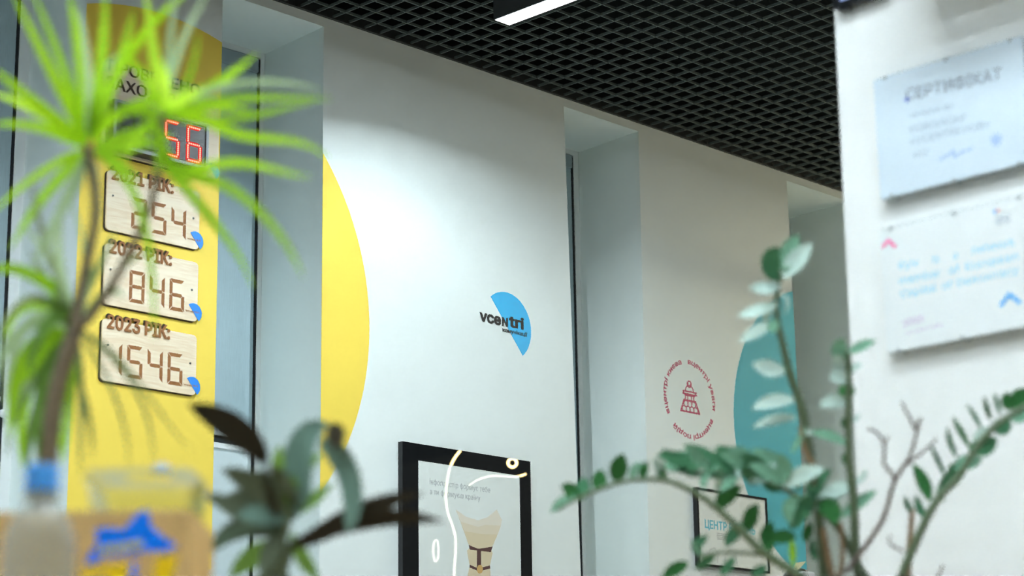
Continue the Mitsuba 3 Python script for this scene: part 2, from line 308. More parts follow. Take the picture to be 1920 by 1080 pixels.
for i, (yr, num, z0) in enumerate((('2021', '254', 24.56), ('2022', '846', 21.36), ('2023', '1546', 18.14))):
    t = thing('year_board', ('topmost', 'middle', 'lowest')[i]+' of the three plywood year boards on the yellow pier, engraved %s' % num, 'sign', 'yearly count boards')
    f = YW-BD/S
    add('board', wall_poly(rounded(49.22, z0, 54.06, z0+2.62, .2), YW-.06, BD-.06*S), 'mat_birch', t)
    add('backing', wall_poly(rounded(49.16, z0-.05, 54.0, z0+2.58, .2), YW, .06*S), 'mat_board_edge', t, label='dark backing plate')
    add('year_lettering', wall_text(yr+' РІК:', 49.44, 52.62, z0+2.24, .56, f, True, .004), 'mat_engraved', t, label='raised brown lettering')
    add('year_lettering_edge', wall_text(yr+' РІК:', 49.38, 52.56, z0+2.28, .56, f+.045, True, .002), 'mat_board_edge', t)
    for j, ch in enumerate(num[::-1]):
        add('digit', cat([wall_poly(p, f, .0007) for p in seg_digit(ch, 52.56-1.035*j, z0+.30, 0.78, 1.38, .155)]), 'mat_engraved', t, label='brown engraved digit')
    for (sx, sz) in ((49.52, z0+1.52), (53.73, z0+1.36)):
        m = trimesh.creation.cylinder(.0032, .003, sections=12); m.apply_transform(trimesh.transformations.rotation_matrix(math.pi/2, [1, 0, 0])); m.apply_translation(W(sx, f, sz)-[0, .0006, 0]); add('screw', m, 'mat_screw', t)
    lg = add('corner_logo', wall_poly(half_disc(53.86, z0+.37, .42), f, .0015), 'mat_blue_print', t, label='blue half-disc logo at the corner')
    add('logo_lettering', wall_text('vcentri', 53.42, 54.14, z0+.37, .09, f-.021, False, .0006), 'mat_engraved', lg)

t = thing('counter_display', 'large plywood counter with red glowing LED digits at the top of the yellow pier', 'display')
bd = rounded(48.86, 27.9, 54.98, 31.75, .25).union(rounded(49.0, 31.3, 54.2, 32.0, .15)).union(sbox(48.86, 29, 49.2, 31.4))
f = YW-.20
add('board', wall_poly(bd, YW, .20*S), 'mat_birch', t)
add('board_edge', wall_poly(bd.buffer(.06).difference(bd.buffer(-.2)), YW, .06*S), 'mat_board_edge', t)
add('heading', wall_text('ПРОВЕДЕНО', 49.05, 53.86, 31.52, .50, f, False, .004), 'mat_dark_letter', t, label='dark raised lettering')
add('heading', wall_text('ЗАХОДІВ:', 48.95, 52.75, 30.76, .50, f, False, .004), 'mat_dark_letter', t, label='dark raised lettering')
dp = .78                                     # the display case stands out by this many cells
fx0, fx1, fz0, fz1 = 49.02, 53.98, 28.02, 30.10
fr = sbox(fx0, fz0, fx1, fz1).difference(sbox(fx0+.13, fz0+.13, fx1-.13, fz1-.13))
cs = add('case', cat([wall_poly(fr, f, (dp-.20)*S)]), 'mat_aluminium', t, label='grey aluminium case')
add('case_side', cat([bx(W(fx0-.012, YW-dp+.05, fz0-.012), W(fx0, f, fz1)), bx(W(fx0, YW-dp+.05, fz0-.012), W(fx1, f, fz0))]), 'mat_housing', t)
gy = YW-dp+.06
add('screen', bx(W(fx0+.13, gy, fz0+.13), W(fx1-.13, f, fz1-.13)), 'mat_display', t, label='dark glossy screen')
scene['mat_led_off'] = {'type': 'twosided', 'bsdf': {'type': 'diffuse', 'reflectance': rgb(0.015, 0.015, 0.018)}}
def led_points(ch, x, z, w, h):
    on = {'5': 'afgcd', '6': 'afgedc', '8': 'abcdefg'}[ch]
    q = {'a': ((.1, 1), (.9, 1)), 'd': ((.1, 0), (.9, 0)), 'g': ((.1, .5), (.9, .5)), 'f': ((0, .93), (0, .57)), 'e': ((0, .43), (0, .07)), 'b': ((1, .93), (1, .57)), 'c': ((1, .43), (1, .07))}
    out = []
    for c in on:
        (a0, b0), (a1, b1) = q[c]
        n = 6 if c in 'adg' else 7
        for k in range(n):
            s = k/(n-1); out.append((x+w*(a0+(a1-a0)*s), z+h*(b0+(b1-b0)*s)))
    return out
for ch, x, lit in (('6', 52.90, 1), ('5', 51.72, 1), ('8', 50.54, 0), ('8', 49.40, 0)):
    ms = []
    for (a, b) in led_points(ch, x, 28.27, .66, 1.5):
        m = trimesh.creation.cylinder(.0032, .003, sections=8); m.apply_transform(trimesh.transformations.rotation_matrix(math.pi/2, [1, 0, 0])); m.apply_translation(W(a, gy, b)); ms.append(m)
    if lit:
        dg = add('led_digit', cat(ms), 'mat_led_off', t, label='red glowing LED digit', emitter={'type': 'area', 'radiance': rgb(5.0, 0.75, 0.55)})
        pts = seg_digit(ch, x-.10, 28.17, .86, 1.7, .2)
        add('glow', cat([wall_poly(p, gy, .0008) for p in pts]), 'mat_led_off', dg, emitter={'type': 'area', 'radiance': rgb(0.75, 0.03, 0.02)})
    else:
        add('led_digit', cat(ms), 'mat_led_off', t, label='unlit LED digit')
add('corner_logo', wall_poly(half_disc(54.65, 28.22, .38), f, .0012), 'mat_teal_paint', t, label='blue half-disc logo at the corner')

# ------------------------------------------------------------------ decals and posters on the broad pier and the next
t = thing('wall_logo', 'bright blue half-disc logo lettered vcentri on the broad white pier', 'logo')
add('half_disc', wall_poly(half_disc(73.21, 24.24, 1.735), YW, .0010), 'mat_blue_vinyl', t, label='bright blue half disc')
yl = YW-.0135
add('lettering', cat([wall_text('vce', 71.32, 72.80, 24.23, .53, yl, 2), wall_text('N', 72.87, 73.28, 24.23, .40, yl, 2), wall_text('tri', 73.37, 74.42, 24.27, .53, yl, 2)]), 'mat_black_vinyl', t, label='black lettering')
add('small_lettering', wall_text('комунікації', 72.90, 74.66, 23.93, .19, yl, True), 'mat_black_vinyl', t, label='small black lettering')

t = thing('framed_poster', 'large framed poster in a wide glossy black frame on the broad white pier', 'poster')
px0, px1, pz1, pz0 = 65.88, 74.42, 17.56, 5.2
ix0, ix1, iz1, iz0 = 66.88, 73.66, 16.78, 6.0
fr = sbox(px0, pz0, px1, pz1).difference(sbox(ix0, iz0, ix1, iz1))
add('frame', wall_poly(fr, YW, .022), 'mat_black_gloss', t, label='wide glossy black frame')
pf = YW-.0208/S
add('print', wall_poly(sbox(ix0, iz0, ix1, iz1), YW, .0208), 'mat_glazed_paper', t, label='pale print under glossy acrylic')
add('poster_lettering', cat([wall_text('інфопростір формує тебе', 67.62, 71.62, 15.74, .26, pf, False, .0003), wall_text('а ти формуєш країну', 67.62, 70.94, 15.28, .26, pf, False, .0003)]), 'mat_print_grey', t, label='thin grey lettering')
def pz(pts): return Polygon([(on_wall(720+a/3.857, 800+b/3.857, YW)[0]/S, (on_wall(720+a/3.857, 800+b/3.857, YW)[2]-CZ)/S) for a, b in pts])
fig = pz([(490, 605), (560, 655), (650, 682), (720, 660), (785, 605), (822, 680), (815, 720), (785, 800), (745, 890), (755, 920), (735, 1010), (740, 1080), (745, 1200), (580, 1200), (575, 1080), (590, 1010), (570, 900), (590, 880), (540, 740)])
add('figure', wall_poly(fig, pf, .0003), 'mat_print_tan', t, label='tan waisted figure')
add('figure_upper', wall_poly(pz([(490, 605), (560, 655), (650, 682), (720, 660), (785, 605), (822, 680), (815, 720), (700, 715), (650, 730), (520, 690)]), pf-.005, .0003), 'mat_print_tan3', t)
add('figure_band', wall_poly(pz([(520, 690), (650, 730), (700, 715), (815, 720), (792, 785), (680, 782), (552, 760)]), pf-.005, .0003), 'mat_print_tan2', t)
add('strap', cat([wall_poly(pz(q), pf-.006, .0003) for q in ([(582, 860), (650, 888), (755, 872), (742, 912), (590, 893)], [(643, 885), (670, 888), (672, 1040), (640, 1040)], [(590, 1002), (650, 1030), (735, 1008), (737, 1030), (655, 1050), (588, 1022)])]), 'mat_print_strap', t, label='dark brown straps')
add('badge', wall_poly(pz([(640+22*math.cos(a)+22, 1035+32*math.sin(a)) for a in np.linspace(0, 2*math.pi, 20)[:-1]]), pf-.009, .0004), 'mat_print_amber', t)

t = thing('ring_emblem', 'crimson ring of lettering around a small monument icon on the far pier', 'logo')
CX, CZ2 = 87.26, 22.43
def arc_text(s, a0, a1, r, cap):
    m = meshkit.text_mesh(s, 1.0, 1.0, True)
    a, b = m.bounds[0, 0], m.bounds[1, 0]
    m = m.subdivide()
    v = m.vertices.copy(); th = np.radians(a0+(v[:, 0]-a)/(b-a)*(a1-a0)); rr = r+v[:, 1]*cap
    m.vertices = np.stack([(CX+rr*np.cos(th))*S, (CZ2+rr*np.sin(th))*S, v[:, 2]*.0008], 1)
    return on_plane(m, MW, [0, YW*S, CZ])
for s, a0, a1 in (('вцентрі києва', 209, 107), ('вцентрі уваги', 91, -10), ('вцентрі подій', -26, -132)):
    add('lettering', arc_text(s, a0, a1, 1.95, .28), 'mat_crimson_vinyl', t)
def stroke(pts, w=.035): return LineString(pts).buffer(w, 4)
L = []
L += [stroke([(86.48, 21.72), (88.06, 21.72), (87.75, 22.35), (86.78, 22.35), (86.48, 21.72)], .045)]
for i in range(4): L.append(Point(86.78+.32*i, 21.86).buffer(.17).exterior.buffer(.03).intersection(sbox(86, 21.7, 89, 23)))
for i in range(3): L.append(Point(86.94+.32*i, 22.15).buffer(.17).exterior.buffer(.03))
L += [stroke([(86.88, 22.36), (86.92, 22.62)]), stroke([(87.62, 22.36), (87.60, 22.62)]), stroke([(87.10, 22.36), (87.10, 22.60)]), stroke([(87.42, 22.36), (87.42, 22.60)]), stroke([(86.72, 22.84), (86.90, 22.62), (87.66, 22.62), (87.84, 22.84), (86.72, 22.84)], .04),
      stroke([(86.70, 22.70), (87.86, 22.70)], .04), Point(87.27, 22.84).buffer(.34).exterior.buffer(.035).intersection(sbox(86, 22.84, 89, 24)), Point(87.27, 23.26).buffer(.17).exterior.buffer(.035), stroke([(87.16, 23.12), (87.16, 23.3)]), stroke([(87.38, 23.12), (87.38, 23.3)])]
add('monument_icon', wall_poly(unary_union(L), YW, .0008), 'mat_crimson_vinyl', t)

t = thing('small_framed_sheet', 'small sheet in a thin black frame by the teal disc, lettered in light blue', 'poster')
a0, a1, b0, b1 = 87.22, 93.30, 13.46, 17.62
fr = sbox(a0, b0, a1, b1).difference(sbox(a0+.12, b0+.12, a1-.12, b1-.12))
add('frame', wall_poly(fr, YW, .022), 'mat_black_gloss', t, label='thin black frame')
sf = YW-.018/S
add('sheet', wall_poly(sbox(a0+.12, b0+.12, a1-.12, b1-.12), YW, .018), 'mat_glazed_paper', t)
add('sheet_lettering', wall_text('ЦЕНТР РІШЕНЬ', 87.86, 92.2, 15.50, .45, sf, True, .0003), 'mat_print_cyan', t, label='light blue lettering')
add('paragraph', cat([wall_poly(sbox(88.85, 14.98+.1*i, 90.9-.2*(i == 0), 15.02+.1*i), sf, .0003) for i in range(4)]), 'mat_print_sketch', t)
add('outline_drawing', cat([wall_poly(stroke(q, .02), sf, .0003) for q in ([(88.0, 13.7), (88.2, 14.35), (88.6, 14.5), (88.9, 14.2), (88.8, 13.7)], [(89.4, 13.7), (89.5, 14.2), (89.9, 14.5), (90.4, 14.3), (90.5, 13.7)])]), 'mat_print_sketch', t)

# ------------------------------------------------------------------ white partition at the right with its plaques
XP = 2.98
def onp(x, y, off=0.0): return on_side(x, y, XP-off)
pt, pb = onp(1563, 0), onp(1615, 1080)
yl0 = pb[1]+(pb[1]-pt[1])/(pb[2]-pt[2])*(0-pb[2]); yl1 = pt[1]+(pb[1]-pt[1])/(pb[2]-pt[2])*(GZ*S+CZ-pt[2])
poly = Polygon([(-yl0, 0), (1.2, 0), (1.2, GZ*S+CZ-.001), (-yl1, GZ*S+CZ-.001)])
m = prism(poly, .12); part = struct('wall_right', on_plane(m, MP, [XP+.12, 0, 0]), 'mat_partition', label='bright white partition hung with plaques')
def pp(x, y):                                        # pixel -> drawing plane of the partition
    w = onp(x, y); return (-w[1], w[2])
def part_plate(poly, off, depth): return on_plane(prism(poly, depth), MP, [XP-off, 0, 0])
def part_text(s, pa, pb_, cap_px, off, bold=False):
    (x0, z0), (x1, z1) = pp(*pa), pp(*pb_)
    capm = pp(pa[0], pa[1]-cap_px)[1]-z0
    m = text(s, 0, math.hypot(x1-x0, z1-z0), 0, capm, bold, .0006)
    m.apply_transform(trimesh.transformations.rotation_matrix(math.atan2(z1-z0, x1-x0), [0, 0, 1])); m.apply_translation([x0, z0, 0])
    return on_plane(m, MP, [XP-off, 0, 0])
def plaque(label, tl, bl, right_px, mt, edge):
    t = thing('plaque', label, 'plaque')
    (x0, z1), (_, z0) = pp(*tl), pp(*bl)
    xr = x0+edge
    poly = rounded(x0, z0, xr, z1, .004)
    off = .016
    add('plate', part_plate(poly, off, .004), mt, t)
    add('plate_edge', part_plate(rounded(x0-.0005, z0-.001, xr+.0005, z1+.001, .004).difference(rounded(x0+.001, z0+.0015, xr-.001, z1-.0005, .004)), off-.001, .004), 'mat_cert_edge', t, label='dark underside edge')
    for k in (0.08, .5, .92):
        for zz in (z0+.002, z1-.002):
            m = trimesh.creation.cylinder(.0028, .022, sections=12); m.apply_transform(trimesh.transformations.rotation_matrix(math.pi/2, [0, 1, 0])); m.apply_translation([XP-.011, -(x0+(xr-x0)*k), zz]); add('standoff', m, 'mat_aluminium', t)
    return t, off+.004
t, o = plaque('pale blue certificate plaque at the top of the white partition', (1650, 156), (1668, 378), 1920, 'mat_cert', .297)
add('title_lettering', part_text('СЕРТИФІКАТ', (1712, 194), (1890, 154), 22, o), 'mat_ink_grey', t, label='grey title lettering')
m = trimesh.creation.cylinder(.0045, .001, sections=16); m.apply_transform(trimesh.transformations.rotation_matrix(math.pi/2, [0, 1, 0])); w = onp(1701, 186, o); m.apply_translation(w); add('bullet', m, 'mat_ink_blue', t, label='blue dot')
add('fine_lettering', part_text('засвідчує, що', (1719, 226), (1798, 206), 9, o), 'mat_ink_pale', t)
add('body_lettering', cat([part_text('КОВОРКІНГ', (1719, 254), (1826, 232), 13, o), part_text('«VCENTRI HUB»', (1719, 277), (1868, 243), 13, o)]), 'mat_ink_pale', t, label='grey-blue lettering')
add('date_lettering', part_text('2023', (1725, 301), (1754, 294), 10, o), 'mat_ink_pale', t)
def ppl(pts): return [pp(*p) for p in pts]
add('signature', part_plate(LineString(ppl([(1774, 304), (1790, 296), (1800, 286), (1802, 300), (1815, 290), (1828, 286), (1836, 282)])).buffer(.0016), o, .0005), 'mat_stamp', t, label='blue signature')
sx, sz = pp(1880, 267)
add('stamp', part_plate(unary_union([Point(sx, sz).buffer(.0105).difference(Point(sx, sz).buffer(.0085)), Point(sx, sz).buffer(.006)]), o, .0005), 'mat_stamp', t, label='blue round stamp')
t, o = plaque('white plaque with pale blue English lettering below the certificate plaque', (1662, 436), (1683, 665), 1920, 'mat_cert_white', .297)
for words in (('Kyiv', (1699, 509), (1735, 502)), ('is', (1762, 497), (1773, 495)), ('a', (1801, 490), (1808, 488)), ('network', (1836, 480), (1916, 464)),
              ('member', (1700, 537), (1776, 522)), ('of', (1792, 518), (1812, 514)), ('European', (1824, 511), (1922, 490)),
              ('Capital', (1702, 562), (1768, 549)), ('of', (1780, 546), (1798, 543)), ('Democracy', (1808, 541), (1922, 516))):
    add('body_lettering', part_text(words[0], words[1], words[2], 14, o), 'mat_ink_sky', t, label='pale blue lettering')
add('chevron', part_plate(LineString(ppl([(1667, 468), (1678, 455), (1692, 467)])).buffer(.0026, cap_style=2, join_style=2), o, .0006), 'mat_ink_pink', t, label='pink chevron')
add('chevron', part_plate(LineString(ppl([(1888, 578), (1905, 556), (1926, 572)])).buffer(.0032, cap_style=2, join_style=2), o, .0006), 'mat_ink_azure', t, label='blue chevron')
add('small_logo', part_plate(Polygon(ppl([(1874, 404), (1879, 396), (1882, 404)])), o, .0006), 'mat_ink_azure', t)
add('small_logo', part_plate(Polygon(ppl([(1880, 402), (1884, 396), (1888, 400)])), o, .0006), 'mat_ink_red', t)
add('logo_lettering', cat([part_text('Capital of', (1880, 416), (1906, 411), 6, o), part_text('Democracy', (1880, 424), (1908, 419), 6, o)]), 'mat_ink_pale', t)
add('footer_lettering', cat([part_text('2023', (1707, 616), (1744, 606), 12, o, True), part_text('european capital', (1712, 630), (1780, 614), 5, o)]), 'mat_ink_mauve', t, label='mauve small lettering')
# a wall screen whose lower corner shows at the top, and a shelf box beyond the frame that shades the wall beside it
t = thing('wall_screen', 'black framed screen whose lower corner hangs into view atop the partition', 'screen')
(x0, z0) = pp(1575, 24)
add('frame', part_plate(rounded(x0, z0, x0+.112, z0+.17, .006).difference(rounded(x0+.012, z0+.012, x0+.10, z0+.158, .003)), .002, .018), 'mat_black_frame', t, label='black frame')
add('glass', part_plate(sbox(x0+.012, z0+.012, x0+.10, z0+.158), .002, .013), 'mat_housing', t, label='blue lit screen', emitter={'type': 'area', 'radiance': rgb(0.35, 0.50, 0.95)})
add('catch', part_plate(rounded(x0+.012, z0-.005, x0+.03, z0+.004, .002), .004, .014), 'mat_black_frame', t)
t = thing('wall_speaker', 'white speaker box on the partition beyond the top of the view', 'speaker')
(x1, z1) = pp(1748, -16)
add('cabinet', on_plane(prism(rounded(x1, z1, x1+.30, z1+.18, .01), .16), MP, [XP-.001, 0, 0]), 'mat_frame_white', t)
add('grille', on_plane(prism(rounded(x1+.012, z1+.012, x1+.288, z1+.168, .01), .004), MP, [XP-.161, 0, 0]), 'mat_trim', t)

# ------------------------------------------------------------------ neon lamps far right, outside the view (the posters mirror them)
def mirror_pt(x, y, ytarget, Y=pf):
    d = ray(x, y); tt = (2*Y*S-ytarget*S)/d[1]; p = CAM+d*tt; return np.array([p[0], 2*Y*S-p[1], p[2]])
scene['mat_neon'] = {'type': 'twosided', 'bsdf': {'type': 'diffuse', 'reflectance': rgb(.8, .8, .7)}}
EM = {'type': 'area', 'radiance': rgb(*[c*NEON_RAD for c in WARM])}
def neon(name, label, pts_px, yt, rpx, closed=False):
    pts = [mirror_pt(x, y, yt) for x, y in pts_px]
    r = rpx*np.linalg.norm(pts[0]-pts[0]*0)/1e9 if False else rpx*0.0036
    t = thing(name, label, 'lamp')
    add('neon_tube', tube(pts, r, 8, 60), 'mat_neon', t, True, emitter=EM)
    top = max(pts, key=lambda p: p[2])
    add('hanger', tube([top, [top[0], top[1], (GZ+4)*S+CZ]], .003, 6), 'mat_housing', t)
ell = lambda cx, cy, a, b: [(cx+a*math.cos(q), cy+b*math.sin(q)) for q in np.linspace(0, 2*math.pi, 25)]
neon('neon_squiggle', 'long wavy warm neon tube hanging beyond the right edge of the view', [(862, 846), (850, 862), (842, 882), (838, 905), (836, 930), (839, 958), (848, 985), (854, 1012), (853, 1050), (851, 1095)], 20, 2.2)
neon('ring_lamp', 'small warm neon ring hanging beyond the right edge of the view', ell(960, 868, 8, 8), 22, 2.2)
neon('neon_loop', 'slim warm neon loop hanging beyond the right edge of the view', ell(817, 1033, 5, 20), 24, 1.6)
neon('neon_arc', 'flat warm neon arc hanging beyond the right edge of the view', [(880, 910), (902, 897), (928, 892), (955, 894), (985, 889)], 18, 1.6)

# ------------------------------------------------------------------ counter that carries the foreground
ZT = CZ+.085
cx0, cx1, cy0, cy1 = 0.80, 2.90, 1.05, 2.75
t = thing('counter', 'wooden bar counter below the view carrying the plants', 'counter')
add('worktop', rbox([cx0, cy0, ZT-.04], [cx1, cy1, ZT], .006), 'mat_counter', t)
add('base', bx([cx0+.1, cy0+.1, 0], [cx1-.1, cy1-.1, ZT-.04]), 'mat_pot', t)

# ------------------------------------------------------------------ cardboard box with blue and yellow print
def frame_at(x, y, d):
    """Origin on the counter below pixel (x, y) at depth d, with axes: right, away, up."""
    o = at_depth(x, y, d); ax = np.array([right[0], right[1], 0]); ax /= np.linalg.norm(ax); ay = np.array([-ax[1], ax[0], 0])
    M = np.eye(4); M[:3, 0], M[:3, 1], M[:3, 2] = ax, ay, [0, 0, 1]; M[:3, 3] = [o[0], o[1], ZT]
    return M, o
M, o = frame_at(150, 958, 2.06)
bh = o[2]-ZT
t = thing('cardboard_box', 'brown cardboard box with blue and yellow print behind the water bottle', 'box')
def loc(mesh): mesh = mesh.copy(); mesh.apply_transform(M); return mesh
wpx = 2.06/F
bl, br = -215*wpx, 208*wpx
add('carton', loc(rbox([bl, 0, 0], [br, .16, bh], .002)), 'mat_cardboard', t)
add('tape', loc(bx([bl+.001, .07, bh], [br-.001, .09, bh+.0004])), 'mat_print_olive', t)
MB = np.array([[1, 0, 0, 0], [0, 0, -1, 0], [0, 1, 0, 0], [0, 0, 0, 1.0]])
def boxprint(pts, depth, mt, nm, off=0.0):
    poly = Polygon([((a/4.155-150)*wpx, bh-(b/4.155+820-958)*wpx*1.03) for a, b in pts]).buffer(0)
    m = prism(poly, depth); m.apply_transform(MB); m.apply_translation([0, -off, 0]); add(nm, loc(m), mt, t)
boxprint([(748, 712), (840, 702), (965, 722), (1020, 660), (1085, 590), (1150, 570), (1185, 700), (1270, 770), (1390, 850), (1330, 885), (1155, 888), (1060, 905), (780, 930), (770, 970), (680, 972), (700, 915), (770, 830)], .0006, 'mat_print_blue', 'blue_print')
boxprint([(785, 848), (1115, 798), (1130, 860), (785, 910)], .0004, 'mat_print_olive', 'olive_bar', .0007)
boxprint([(650, 1010), (1015, 968), (1005, 1120), (850, 1120), (850, 1050), (650, 1090)], .0006, 'mat_print_yellow', 'yellow_print')
boxprint([(1225, 930), (1400, 915), (1350, 1120), (1195, 1120)], .0006, 'mat_print_yellow', 'yellow_print')
boxprint([(1040, 965), (1080, 962), (1080, 1120), (1035, 1120)], .0006, 'mat_print_blue', 'blue_print')

t = thing('clear_container', 'clear plastic container with a lid standing on the cardboard box', 'container')
zc = bh+.0006
x0, x1 = 2*wpx, 205*wpx
h = 70*wpx
def shell(lo, hi, th=.0016): 
    a = m3.Manifold.cube(list(np.array(hi)-lo)).translate(list(lo)); b = m3.Manifold.cube(list(np.array(hi)-lo-[2*th, 2*th, th])).translate(list(np.array(lo)+th)); return man(a-b)
def open_shell(lo, hi, r=.012):
    base = sbox(lo[0]+r, lo[1]+r, hi[0]-r, hi[1]-r).buffer(r, 5)
    pts = np.array(base.exterior.coords)[:-1]; n = len(pts); zs = [(lo[2], .86), (lo[2]+.002, .90), (hi[2]-.006, 1.0), (hi[2]-.005, 1.05), (hi[2], 1.05), (hi[2]+.006, .98), (hi[2]+.007, .4)]
    c = pts.mean(0); V = np.vstack([np.c_[c+(pts-c)*s, np.full(n, z)] for z, s in zs]); Fs = []
    for i in range(len(zs)-1):
        for j in range(n): a, b = i*n+j, i*n+(j+1) % n; Fs += [[a, b, b+n], [a, b+n, a+n]]
    return trimesh.Trimesh(V, Fs, process=False)
add('tub', loc(open_shell([x0, .012, zc], [x1, .135, zc+h])), 'mat_clear', t, 40)
m = lathe([(0, .010), (.006, .0095), (.009, .006), (.0095, 0), (0, 0)], 16); m.apply_translation([(285-150)*wpx, .05, zc+h+.0075]); add('lid_knob', loc(m), 'mat_cert', t, True)

# ------------------------------------------------------------------ water bottle
Mb, ob = frame_at(80, 872, 1.90)
def locb(mesh): mesh = mesh.copy(); mesh.apply_transform(Mb); return mesh
bz = ob[2]-ZT
t = thing('water_bottle', 'clear plastic water bottle with a sky blue cap at the lower left', 'bottle')
add('body', locb(lathe([(0, .001), (.022, .0005), (.031, .006), (.032, .02), (.0305, .045), (.032, .05), (.0305, .075), (.032, .08), (.032, bz-.088), (.0315, bz-.072), (.0295, bz-.060), (.0255, bz-.050), (.0200, bz-.042), (.0150, bz-.036), (.0125, bz-.030), (.0125, bz-.012)], 40)), 'mat_pet', t, 35)
add('neck_ring', locb(lathe([(.0125, bz-.030), (.0165, bz-.030), (.0165, bz-.027), (.0125, bz-.027)], 32)), 'mat_clear_label', t, 35)
cap = [(0, bz), (.0130, bz), (.0146, bz-.0016), (.0150, bz-.004), (.0150, bz-.019), (.0140, bz-.019), (.0140, bz-.004), (0, bz-.002)]
add('cap', locb(lathe(cap, 40)), 'mat_cap', t, 35, label='sky blue screw cap')
add('cap_band', locb(lathe([(.0146, bz-.0195), (.0152, bz-.0195), (.0152, bz-.024), (.0146, bz-.024), (.0146, bz-.0195)], 40)), 'mat_cap', t, 35)

# ------------------------------------------------------------------ plants
VIEW = fwd
def blade(pts, width, face=0.0, fold=.12, n=9, prof='lance', twist=0.0):
    """A leaf along pts (world), width in metres, turned by face degrees about its length from lying square to the view; folded along its midrib."""
    p = np.asarray(pts, float)
    tt = np.r_[0, np.cumsum(np.linalg.norm(np.diff(p, axis=0), axis=1))]; tt /= tt[-1]
    q = np.linspace(0, 1, n); c = make_interp_spline(tt, p, min(3, len(p)-1))(q) if len(p) > 2 else p[0]+(p[1]-p[0])*q[:, None]
    t = np.gradient(c, axis=0); t /= np.linalg.norm(t, axis=1, keepdims=True)
    w = {'lance': lambda s: np.minimum(1, (s+.06)*5)*np.clip(1-s**2.6, 0, 1)**.8, 'oval': lambda s: np.sin(np.pi*np.clip(s*.94+.06, 0, 1))**.75, 'strap': lambda s: np.minimum(1, (s+.15)*3)*np.clip(1-s**4, 0, 1)**.7}[prof](q)*width/2
    w = np.maximum(w, width*.02)
    V = []
    for i in range(n):
        s = np.cross(t[i], VIEW); s /= np.linalg.norm(s)+1e-9; nn = np.cross(s, t[i])
        a = math.radians(face+twist*q[i]); sd = s*math.cos(a)+nn*math.sin(a); nd = np.cross(sd, t[i])
        V += [c[i]-sd*w[i], c[i]-sd*w[i]*.5+nd*fold*w[i]*.6, c[i]+nd*fold*w[i], c[i]+sd*w[i]*.5+nd*fold*w[i]*.6, c[i]+sd*w[i]]
    Fs = []
    for i in range(n-1):
        for j in range(4): a, b = i*5+j, i*5+j+1; Fs += [[a, b, b+5], [a, b+5, a+5]]
    return trimesh.Trimesh(V, Fs, process=False)
def leaf(parent, px, d, w_px, mt, face=None, prof='lance', dd=0.0, fold=.12, n=9, twist=0.0):
    k = len(px)
    if face and px[-1][0] < px[0][0]: face = -face          # the blade's upper side turns to the light
    pts = [at_depth(x, y, d+dd*i/(k-1)) for i, (x, y) in enumerate(px)]
    add('leaf', blade(pts, w_px*d/F, rng.uniform(-35, 35) if face is None else face, fold, n, prof, twist), mt, parent, True)
def stem(parent, px, d, r_px, mt, nm='stem', dd=0.0, n=24, d0=0.0):
    k = len(px); pts = [at_depth(x, y, d+d0+dd*i/(k-1)) for i, (x, y) in enumerate(px)]
    add(nm, tube(pts, np.asarray(r_px)*d/F if np.ndim(r_px) == 0 else np.interp(np.linspace(0, 1, k), np.linspace(0, 1, len(r_px)), r_px)*d/F, 8, n), mt, parent, True)
def pot(parent, x, d, r, h, mt, soil=True):
    o = at_depth(x, 1080, d); 
    m = lathe([(0, 0), (r*.74, 0), (r*.78, .004), (r*.98, h-.02), (r*1.04, h-.02), (r*1.04, h), (r*.96, h), (r*.94, h-.012), (r*.92, h-.022), (0, h-.022)], 40); m.apply_translation([o[0], o[1], ZT]); add('pot', m, mt, parent, 35, label='round pot')
    m = lathe([(0, h-.012), (r*.90, h-.016), (r*.90, h-.021), (0, h-.021)], 32); m.apply_translation([o[0], o[1], ZT]); add('soil', m, 'mat_soil', parent, 35)
    return np.array([o[0], o[1], ZT+h-.014])
def root(parent, px0, d, foot, r0_, r1_, mt, nm='stem'):
    """Continues a stem from pixel px0 at depth d down to the soil."""
    a = at_depth(*px0, d); b = np.array(foot); mid = (a+b)/2+np.array([0, 0, .01])
    add(nm, tube([a, mid, b], np.array([r0_, (r0_+r1_)/2, r1_])*d/F, 8, 8), mt, parent, True)

